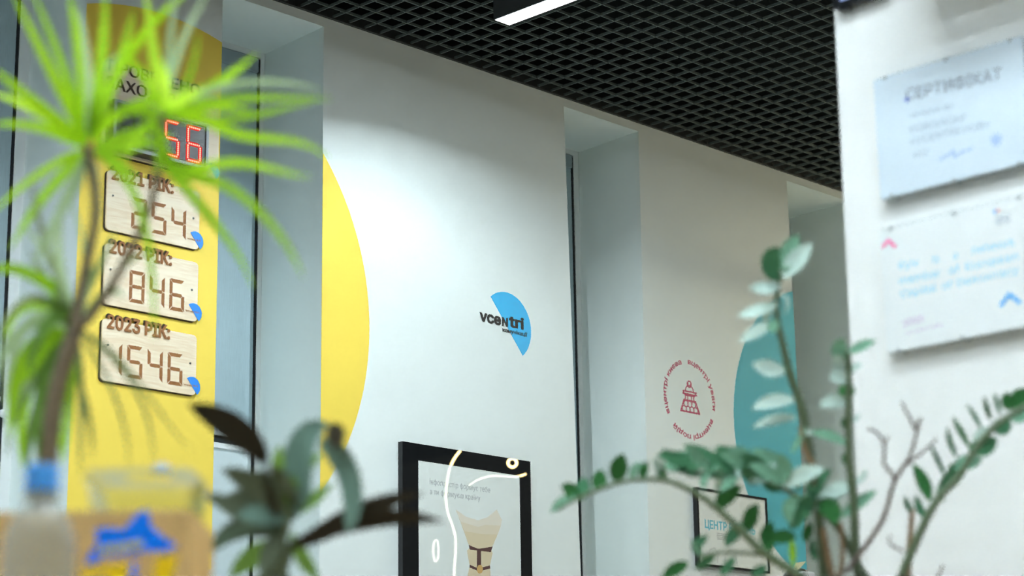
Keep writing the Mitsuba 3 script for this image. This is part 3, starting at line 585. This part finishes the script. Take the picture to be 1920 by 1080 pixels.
# --- dragon tree at the left
DD = 2.32
t = thing('dragon_tree', 'blurred dragon tree with long narrow lime green leaves in the left foreground', 'plant')
base = pot(t, 70, DD, .085, .12, 'mat_pot_white')
stem(t, [(60, 1075), (75, 980), (88, 880), (100, 770), (118, 690), (140, 620)], DD, [20, 18, 17, 16], 'mat_trunk', 'trunk')
root(t, (60, 1075), DD, base, 20, 22, 'mat_trunk', 'trunk')
stem(t, [(140, 622), (152, 545), (172, 450), (180, 380), (172, 320), (165, 272)], DD, [12, 9, 9, 10], 'mat_trunk', 'branch')
stem(t, [(140, 622), (180, 578), (218, 520), (256, 445), (282, 385), (296, 315), (304, 220)], DD, [10, 8, 7, 8], 'mat_trunk', 'branch', dd=-.06)
La, Lb, Lc = LIME
A = [([(165, 268), (105, 150), (20, -20)], 26, La), ([(165, 262), (122, 135), (55, -30)], 22, Lb), ([(166, 258), (152, 120), (128, -20)], 30, La), ([(168, 258), (164, 120), (146, 5)], 20, PALE),
     ([(170, 258), (190, 120), (198, -20)], 26, Lb), ([(172, 258), (214, 150), (252, 15)], 24, Lb), ([(174, 262), (236, 110), (372, -30)], 30, La), 
     ([(160, 268), (80, 205), (-25, 118)], 30, La), ([(160, 272), (80, 215), (-30, 168)], 28, Lc), ([(158, 276), (80, 240), (-30, 236)], 24, La), ([(160, 282), (75, 325), (-25, 410)], 26, La), ([(162, 286), (85, 365), (18, 470)], 28, Lb),
     ([(164, 288), (112, 395), (85, 510)], 22, PALE), ([(178, 272), (250, 250), (345, 205)], 30, Lb), ([(178, 266), (207, 224), (262, 194), (335, 165)], 26, La), ([(180, 280), (262, 272), (330, 250)], 24, Lb), ([(178, 284), (225, 305), (262, 345)], 22, Lb),
     ([(176, 286), (245, 350), (272, 425), (288, 560), (288, 640)], 20, Lb), ([(168, 290), (176, 340), (188, 410)], 26, PALE), ([(160, 288), (135, 360), (95, 430), (60, 520)], 22, PALE), ([(166, 250), (178, 170), (226, 95)], 22, PALE)]
for i, (px, w, mt) in enumerate(A): leaf(t, px, DD, w*.88, mt, dd=rng.uniform(-.12, .12), prof='lance', n=12)
B = [([(305, 215), (395, 165), (482, 100)], 30, La), ([(306, 216), (350, 60), (395, -20)], 18, PALE), ([(308, 220), (430, 186), (540, 184), (625, 186)], 22, Lb), ([(308, 218), (430, 160), (540, 156), (610, 172)], 18, PALE),
     ([(308, 214), (400, 226), (480, 216), (590, 190)], 20, Lb), ([(308, 212), (372, 218), (440, 250), (530, 262), (618, 300)], 26, La), ([(298, 250), (345, 320), (420, 306), (500, 314), (585, 332)], 24, La), ([(300, 255), (340, 322), (400, 338), (475, 385), (545, 470), (568, 520)], 24, Lb),
     ([(298, 240), (330, 325), (400, 415), (475, 545)], 24, Lb), ([(298, 240), (325, 325), (400, 400)], 24, Lb), ([(300, 205), (288, 100), (272, -20)], 26, Lc), ([(304, 205), (318, 90), (328, -20)], 18, PALE), ([(300, 210), (260, 130), (220, 90)], 22, La),
     ([(298, 218), (255, 205), (205, 215)], 28, Lb), ([(300, 225), (260, 255), (235, 300)], 26, Lb), ([(310, 215), (360, 130), (370, 60)], 18, Lb), ([(312, 212), (400, 200), (480, 212)], 24, La), ([(296, 232), (300, 270), (292, 330)], 24, Lb), ([(306, 215), (312, 160), (300, 110)], 24, Lc), ([(308, 205), (345, 185), (385, 160)], 28, Lc),
     ([(470, 405), (540, 450), (600, 700)], 12, OLDL)][:-1]
for i, (px, w, mt) in enumerate(B): leaf(t, px, DD-.06, w*.88, mt, dd=rng.uniform(-.12, .12), n=12)
C = [([(132, 625), (70, 640), (30, 720), (18, 830)], 30, Lb), ([(134, 630), (92, 680), (72, 770), (70, 870)], 28, MOSS), ([(138, 630), (112, 720), (98, 800), (96, 890)], 24, OLDL), ([(142, 630), (132, 720), (126, 800), (118, 870)], 22, Lb), ([(130, 600), (60, 600), (22, 680), (8, 760)], 22, PALE), ([(140, 600), (100, 500), (60, 440), (40, 420)], 18, PALE), ([(134, 640), (110, 700), (60, 720), (40, 800)], 26, PALE), ([(140, 640), (150, 720), (168, 790), (172, 860)], 14, OLDL), ([(136, 610), (70, 570), (30, 590), (12, 650)], 26, Lb), ([(138, 616), (112, 590), (70, 640), (58, 700)], 30, MOSS),
     ([(140, 610), (70, 520), (-10, 505), (-40, 560)], 26, Lb), ([(138, 612), (95, 540), (55, 470)], 18, OLDL), ([(142, 606), (110, 480), (118, 400)], 20, PALE), ([(140, 615), (80, 600), (20, 640), (0, 720)], 24, PALE), ([(138, 620), (85, 650), (45, 760), (42, 880)], 28, Lb), ([(138, 622), (105, 690), (60, 800), (52, 900)], 26, MOSS),
     ([(140, 625), (120, 700), (112, 800), (120, 880)], 20, Lb), ([(142, 612), (165, 540), (200, 470), (215, 430)], 20, OLDL), ([(144, 612), (195, 555), (232, 500), (300, 470)], 18, OLDL), ([(150, 610), (186, 565), (212, 545), (232, 560)], 24, MOSS),
     ([(142, 622), (150, 690), (152, 780), (150, 890)], 13, OLDL), ([(144, 620), (190, 690), (225, 770), (242, 880)], 11, OLDL), ([(146, 618), (235, 700), (272, 770), (288, 870)], 11, OLDL), ([(148, 616), (262, 720), (320, 800), (362, 850)], 9, OLDL),
     ([(138, 618), (60, 560), (20, 590), (-20, 700)], 20, OLDL), ([(136, 616), (90, 470), (70, 400), (62, 330)], 14, OLDL), ([(150, 605), (160, 480), (120, 350)], 13, PALE), ([(138, 622), (118, 660), (92, 720), (78, 800)], 26, PALE), ([(136, 614), (100, 570), (75, 560)], 26, MOSS), ([(138, 612), (118, 560), (112, 520)], 30, PALE), ([(132, 618), (85, 632), (60, 690)], 26, PALE), ([(142, 606), (150, 560), (175, 500)], 24, MOSS), ([(138, 624), (60, 720), (22, 800), (15, 860)], 24, MOSS)]
for i, (px, w, mt) in enumerate(C): leaf(t, px, DD+.05, w, mt, dd=rng.uniform(-.10, .10), n=12)

# --- dark leaved plant in the middle
DP = 2.34
t = thing('dark_leaved_plant', 'dark purple-green broad leaved plant in front of the black framed poster', 'plant')
base = pot(t, 535, DP, .060, .085, 'mat_pot')
stem(t, [(532, 1080), (528, 1030), (536, 985), (545, 945)], DP, [11, 9, 7], 'mat_zz_stem')
root(t, (532, 1080), DP, base, 11, 12, 'mat_zz_stem')
D = [([(497, 868), (470, 830), (415, 788), (352, 758)], 50, DARKL, 0, 'oval'), ([(520, 985), (505, 920), (497, 868)], 12, DARKL, 0, 'strap'), ([(548, 960), (556, 880), (575, 815), (618, 795)], 56, SAGE, 15, 'strap'), ([(618, 797), (628, 812), (626, 845)], 34, DARKL, 20, 'oval'),
     ([(600, 830), (640, 862), (660, 920), (652, 1000)], 42, SAGE, -15, 'strap'), ([(548, 960), (566, 890), (606, 848)], 30, MOSS, 40, 'oval'), ([(552, 965), (585, 938), (626, 905)], 24, MOSS, 30, 'oval'), ([(545, 1025), (600, 1000), (690, 955), (792, 926)], 36, DARKL, 10, 'oval'),
     ([(552, 1022), (640, 985), (735, 970), (832, 978)], 34, DARKL, -8, 'oval'), ([(520, 905), (521, 870), (527, 834)], 22, MOSS, 0, 'oval'), ([(540, 960), (510, 910), (468, 885)], 36, GREYL, 20, 'oval'), ([(536, 980), (480, 940), (425, 930)], 40, GREYL, -20, 'oval'),
     ([(536, 1000), (470, 985), (400, 1010)], 40, GREYL, 25, 'oval'), ([(532, 1020), (480, 1040), (430, 1085)], 38, MOSS, 10, 'oval'), ([(545, 950), (530, 900), (505, 872)], 34, GREYL, -30, 'oval'), ([(540, 970), (500, 965), (445, 965)], 44, SAGE, 40, 'oval'), ([(536, 990), (510, 1030), (490, 1080)], 34, GREYL, 10, 'oval'),
     ([(548, 1000), (570, 1050), (600, 1090)], 26, MOSS, 0, 'oval'), ([(545, 960), (550, 925), (545, 890)], 36, MOSS, -35, 'oval'), ([(538, 1010), (440, 1000), (375, 1060)], 30, SAGE, -30, 'oval'), ([(546, 975), (560, 940), (562, 905)], 30, SAGE, 50, 'oval'), ([(540, 965), (470, 905), (415, 880)], 40, GREYL, 5, 'oval'), ([(530, 1010), (455, 960), (380, 925)], 36, GREYL, 15, 'oval'), ([(545, 1020), (520, 1060), (470, 1100)], 36, GREYL, 15, 'oval')]
for px, w, mt, fc, pr in D: leaf(t, px, DP, w*1.12, mt, fc, pr, dd=rng.uniform(-.06, .06), n=12)

# --- zz plant at the right
DZ = 3.15
t = thing('zz_plant', 'zz plant with arching stems of glossy oval leaflets in the right foreground', 'plant')
base = pot(t, 1600, DZ, .115, .225, 'mat_pot')
G1, G2, G3 = ZZ
def zstem(px, r, foot=(0, 0), dz=0.0, mt='mat_zz_stem'):
    stem(t, px, DZ+dz, r, mt)
    root(t, px[0], DZ+dz, base+np.array([foot[0], foot[1], 0]), r[0], r[0]*1.1, mt)
zstem([(1500, 1080), (1481, 1068), (1428, 1033), (1394, 999), (1352, 960), (1312, 929), (1256, 902), (1217, 899), (1177, 901), (1132, 914), (1104, 925), (1076, 938), (1045, 957)], [10, 8, 6, 5, 4, 3], (-.05, .03), -.05)
zstem([(1625, 1085), (1596, 1034), (1568, 985), (1526, 950), (1480, 922), (1430, 901), (1350, 872), (1250, 852)], [8, 7, 6, 4, 3], (.0, .03), .08)
zstem([(1545, 1085), (1540, 1010), (1530, 930), (1515, 830), (1502, 760), (1480, 697), (1467, 640), (1458, 603), (1457, 546), (1468, 518)], [10, 9, 8, 6, 4], (-.03, .0), .02)
zstem([(1612, 1085), (1603, 1016), (1600, 929), (1592, 858), (1591, 735), (1588, 660)], [9, 8, 7, 5], (.02, .0), .0)
zstem([(1690, 1085), (1709, 1034), (1733, 981), (1761, 932), (1797, 893), (1832, 837), (1867, 798), (1902, 774), (1950, 742)], [8, 7, 6, 5], (.06, .0), -.05)
stem(t, [(1436, 1041), (1385, 1036), (1343, 1037), (1312, 1046)], DZ-.05, [4, 3], 'mat_zz_stem', 'twig')
stem(t, [(1543, 990), (1552, 1040), (1562, 1085)], DZ, [5, 6], 'mat_dry', 'dry_stalk')
stem(t, [(1575, 980), (1580, 1040), (1572, 1085)], DZ, [4, 5], 'mat_dry', 'dry_stalk')
stem(t, [(1712, 955), (1708, 990), (1702, 1085)], DZ, [4, 6], 'mat_dry', 'dry_stalk')
stem(t, [(1532, 880), (1512, 850), (1500, 800)], DZ, [6, 3], 'mat_dry', 'dry_stalk')
stem(t, [(1585, 1075), (1610, 1041), (1645, 992), (1663, 953), (1675, 909), (1695, 874), (1709, 848), (1721, 802), (1726, 784)], DZ-.02, [5, 4, 3, 2.4], 'mat_twig', 'twig')
stem(t, [(1718, 806), (1704, 780), (1690, 754)], DZ-.02, [3, 1.8], 'mat_twig', 'twig')
stem(t, [(1675, 909), (1670, 885), (1657, 868), (1658, 835), (1642, 810), (1626, 806)], DZ-.02, [3, 1.8], 'mat_twig', 'twig')
stem(t, [(1656, 836), (1666, 818)], DZ-.02, 1.8, 'mat_twig', 'twig')
stem(t, [(1697, 872), (1733, 845), (1756, 822)], DZ+.0, [2.6, 1.6], 'mat_twig', 'twig')
stem(t, [(1757, 1085), (1768, 1060)], DZ, 2, 'mat_twig', 'twig')
stem(t, [(1695, 1034), (1668, 1018), (1672, 1004)], DZ, [2, 1.4], 'mat_twig', 'twig')
Z = [ # arching stem
     ([(1078, 934), (1052, 942), (1032, 962)], 20, G2, 50), ([(1086, 937), (1068, 918), (1052, 912)], 22, G3, 0), ([(1084, 938), (1092, 915), (1095, 895)], 24, G1, 10), ([(1119, 920), (1124, 900), (1127, 880)], 24, G3, 0), ([(1158, 905), (1160, 878), (1168, 850)], 28, G3, 0),
     ([(1204, 902), (1206, 885), (1214, 865)], 16, G3, 30), ([(1184, 902), (1190, 880), (1205, 868)], 18, G2, 50), ([(1244, 902), (1238, 880), (1222, 862)], 22, ZZW, 30), ([(1246, 905), (1243, 892), (1246, 880)], 14, G3, 0),
     ([(1350, 956), (1362, 930), (1392, 912)], 28, G3, -10), ([(1404, 996), (1408, 968), (1422, 944)], 24, G3, 10), ([(1362, 1024), (1376, 1000), (1396, 978)], 20, G1, 20), ([(1444, 1032), (1440, 1005), (1448, 978)], 26, G3, 0), ([(1446, 1012), (1468, 1006), (1494, 1008)], 22, G3, 15), ([(1484, 1010), (1486, 1036), (1488, 1064)], 11, LIME[1], 0),
     ([(1301, 1034), (1310, 1018), (1328, 1003)], 16, G1, 30), ([(1340, 1038), (1326, 1050), (1304, 1068)], 16, G1, 20), ([(1376, 1044), (1366, 1060), (1350, 1080)], 15, G1, 20), ([(1438, 1062), (1424, 1070), (1406, 1080)], 16, G1, 10), ([(1290, 1056), (1268, 1066), (1240, 1086)], 20, G3, 10), ([(1318, 1042), (1306, 1030), (1296, 1012)], 12, G2, 30),
     # the leafy arch behind
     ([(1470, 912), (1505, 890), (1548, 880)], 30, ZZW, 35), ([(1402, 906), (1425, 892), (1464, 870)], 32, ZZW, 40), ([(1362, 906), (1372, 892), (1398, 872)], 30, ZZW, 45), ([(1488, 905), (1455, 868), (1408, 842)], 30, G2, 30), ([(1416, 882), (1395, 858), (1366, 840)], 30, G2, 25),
     ([(1395, 882), (1370, 855), (1340, 838)], 26, G1, 20), ([(1356, 888), (1322, 858), (1282, 834)], 30, G1, 25), ([(1330, 876), (1305, 855), (1290, 835)], 24, G2, 35), ([(1316, 878), (1278, 862), (1230, 853)], 26, G1, 30), ([(1300, 884), (1270, 875), (1240, 872)], 20, G2, 30), ([(1430, 900), (1420, 878), (1430, 850)], 26, G2, 30),
     ([(1380, 890), (1350, 885), (1310, 888)], 26, G2, 40), ([(1450, 905), (1470, 880), (1460, 850)], 26, G2, 20), ([(1400, 900), (1405, 880), (1398, 858)], 28, G1, 15), ([(1345, 878), (1350, 900), (1338, 920)], 18, ZZW, 40), ([(1330, 880), (1320, 900), (1322, 918)], 16, G2, 40),
     ([(1520, 948), (1530, 905), (1560, 880)], 26, G1, 40), ([(1530, 955), (1570, 925), (1612, 905)], 22, ZZW, 50), ([(1500, 930), (1480, 950), (1486, 985)], 22, G2, 30),
     ([(1290, 868), (1262, 858), (1240, 842)], 20, G1, 30), ([(1345, 880), (1318, 866), (1262, 848)], 24, G2, 25), ([(1375, 884), (1352, 866), (1322, 846)], 24, G1, 30), ([(1425, 892), (1392, 868), (1350, 850)], 26, G2, 25), ([(1445, 898), (1420, 872), (1388, 852)], 26, G1, 20), ([(1468, 906), (1440, 885), (1402, 872)], 26, G2, 40),
     ([(1500, 920), (1478, 892), (1440, 868)], 26, G1, 35), ([(1270, 872), (1292, 884), (1318, 888)], 18, G1, 40), ([(1382, 896), (1366, 906), (1352, 922)], 16, G2, 40), ([(1428, 904), (1442, 914), (1470, 918)], 16, G1, 50), ([(1310, 868), (1330, 856), (1360, 852)], 20, ZZW, 50), ([(1505, 935), (1528, 928), (1560, 912)], 22, G2, 40),
     # tall left stem
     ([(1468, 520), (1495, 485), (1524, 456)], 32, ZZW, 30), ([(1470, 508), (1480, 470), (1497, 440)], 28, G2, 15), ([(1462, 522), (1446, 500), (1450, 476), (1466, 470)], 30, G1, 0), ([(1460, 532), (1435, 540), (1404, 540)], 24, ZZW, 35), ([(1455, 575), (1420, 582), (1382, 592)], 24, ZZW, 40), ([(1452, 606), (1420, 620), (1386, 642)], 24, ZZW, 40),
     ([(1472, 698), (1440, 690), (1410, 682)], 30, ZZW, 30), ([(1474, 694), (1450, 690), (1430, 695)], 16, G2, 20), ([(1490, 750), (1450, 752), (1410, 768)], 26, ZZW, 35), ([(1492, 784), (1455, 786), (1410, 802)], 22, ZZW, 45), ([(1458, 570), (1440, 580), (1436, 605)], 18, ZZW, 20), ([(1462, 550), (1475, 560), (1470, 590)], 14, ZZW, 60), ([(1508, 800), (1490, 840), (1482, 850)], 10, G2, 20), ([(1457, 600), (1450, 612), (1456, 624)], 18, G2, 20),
     # second upright stem
     ([(1588, 672), (1574, 655), (1582, 634)], 26, G2, 0), ([(1592, 662), (1612, 650), (1642, 638)], 16, G2, 30), ([(1588, 690), (1572, 682), (1570, 664)], 24, ZZW, 20), ([(1592, 700), (1600, 690), (1618, 684)], 12, ZZW, 40), ([(1592, 714), (1575, 706), (1556, 712)], 24, ZZW, 20), ([(1592, 745), (1586, 732), (1578, 722)], 26, G3, 0), ([(1590, 754), (1568, 752), (1536, 762)], 24, ZZW, 25),
     ([(1592, 800), (1586, 794), (1588, 782)], 16, G3, 0), ([(1594, 790), (1604, 785), (1612, 776)], 8, ZZW, 40), ([(1586, 834), (1560, 818), (1514, 810)], 18, G2, 30), ([(1524, 812), (1516, 810), (1508, 808)], 12, ZZW, 20), ([(1596, 866), (1588, 862), (1584, 850)], 16, G3, 0), ([(1602, 902), (1570, 915), (1526, 936)], 22, ZZW, 40), ([(1578, 968), (1606, 945), (1644, 920)], 22, G2, 45), ([(1604, 905), (1614, 898), (1624, 880)], 10, ZZW, 40),
     # dark leaves near the foot
     ([(1536, 940), (1556, 955), (1564, 984)], 32, G3, 10), ([(1512, 1016), (1514, 998), (1523, 980)], 16, G3, 0), ([(1490, 968), (1510, 950), (1520, 930)], 26, G1, 30), ([(1480, 990), (1500, 970), (1520, 965)], 24, G1, 40), ([(1530, 1050), (1524, 1030), (1528, 1010)], 14, G1, 20),
     # arch to the right: thin upper leaflets, broader lower ones
     ([(1772, 893), (1758, 862), (1744, 832)], 9, G1, 30), ([(1794, 858), (1782, 830), (1776, 800)], 10, G1, 30), ([(1818, 840), (1802, 810), (1786, 780)], 11, G3, 30), ([(1840, 804), (1828, 782), (1812, 758)], 8, G1, 30), ([(1858, 786), (1850, 765), (1845, 743)], 10, G3, 30), ([(1876, 776), (1870, 758), (1864, 736)], 9, G1, 30), ([(1896, 768), (1890, 752), (1888, 736)], 22, G3, 0), ([(1905, 768), (1918, 752), (1935, 730)], 40, G3, 10),
     ([(1764, 915), (1785, 898), (1810, 888)], 24, G1, 30), ([(1790, 878), (1815, 866), (1842, 862)], 24, G2, 30), ([(1818, 838), (1845, 836), (1868, 820)], 30, G1, 20), ([(1826, 828), (1842, 815), (1862, 806)], 22, ZZW, 40), ([(1862, 802), (1878, 800), (1894, 788)], 26, G1, 20), ([(1892, 780), (1912, 778), (1930, 765)], 24, G2, 20), ([(1768, 905), (1764, 925), (1770, 940)], 14, G2, 20), ([(1796, 870), (1790, 880), (1792, 895)], 20, G1, 20),
     ([(1742, 938), (1732, 905), (1712, 870)], 20, G3, 0), ([(1714, 962), (1702, 948), (1696, 930)], 10, G1, 20), ([(1736, 972), (1724, 952), (1718, 928)], 14, G1, 20), ([(1746, 942), (1752, 938), (1756, 930)], 8, ZZW, 20)]
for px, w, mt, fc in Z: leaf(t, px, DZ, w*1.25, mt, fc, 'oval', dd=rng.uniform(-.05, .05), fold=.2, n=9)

# --- small glossy black ornament far behind the zz plant, with a yellow tag
t = thing('black_ornament', 'glossy black rounded ornament with a white top at the bottom edge behind the zz plant', 'ornament')
o = at_depth(1496, 1084, 6.4)
m = trimesh.creation.icosphere(3, 1.0); m.apply_scale([.045, .045, .030]); m.apply_translation(o); add('body', m, 'mat_black_gloss', t, True)
m = rbox([-.030, -.01, -.012], [.030, .01, .006], .003); m.apply_translation(at_depth(1512, 1076, 6.3)); add('white_top', m, 'mat_frame_white', t, label='white top')
tag = [at_depth(x, y, 6.33) for x, y in ((1488, 1068), (1493, 1055), (1512, 1052), (1505, 1060), (1496, 1070))]
add('tag', trimesh.convex.convex_hull(np.array([p+q for p in tag for q in (np.zeros(3), np.array([.002, .003, 0]))])), 'mat_tag', t, label='small yellow tag')
add('stand', tube([o-[0, 0, .02], [o[0], o[1], 0.01]], .012, 12), 'mat_black_gloss', t, True)
add('foot', (lambda m: (m.apply_translation([o[0], o[1], 0]), m)[1])(lathe([(0, 0), (.14, 0), (.14, .012), (.02, .02), (0, .02)], 32)), 'mat_black_gloss', t, 35)
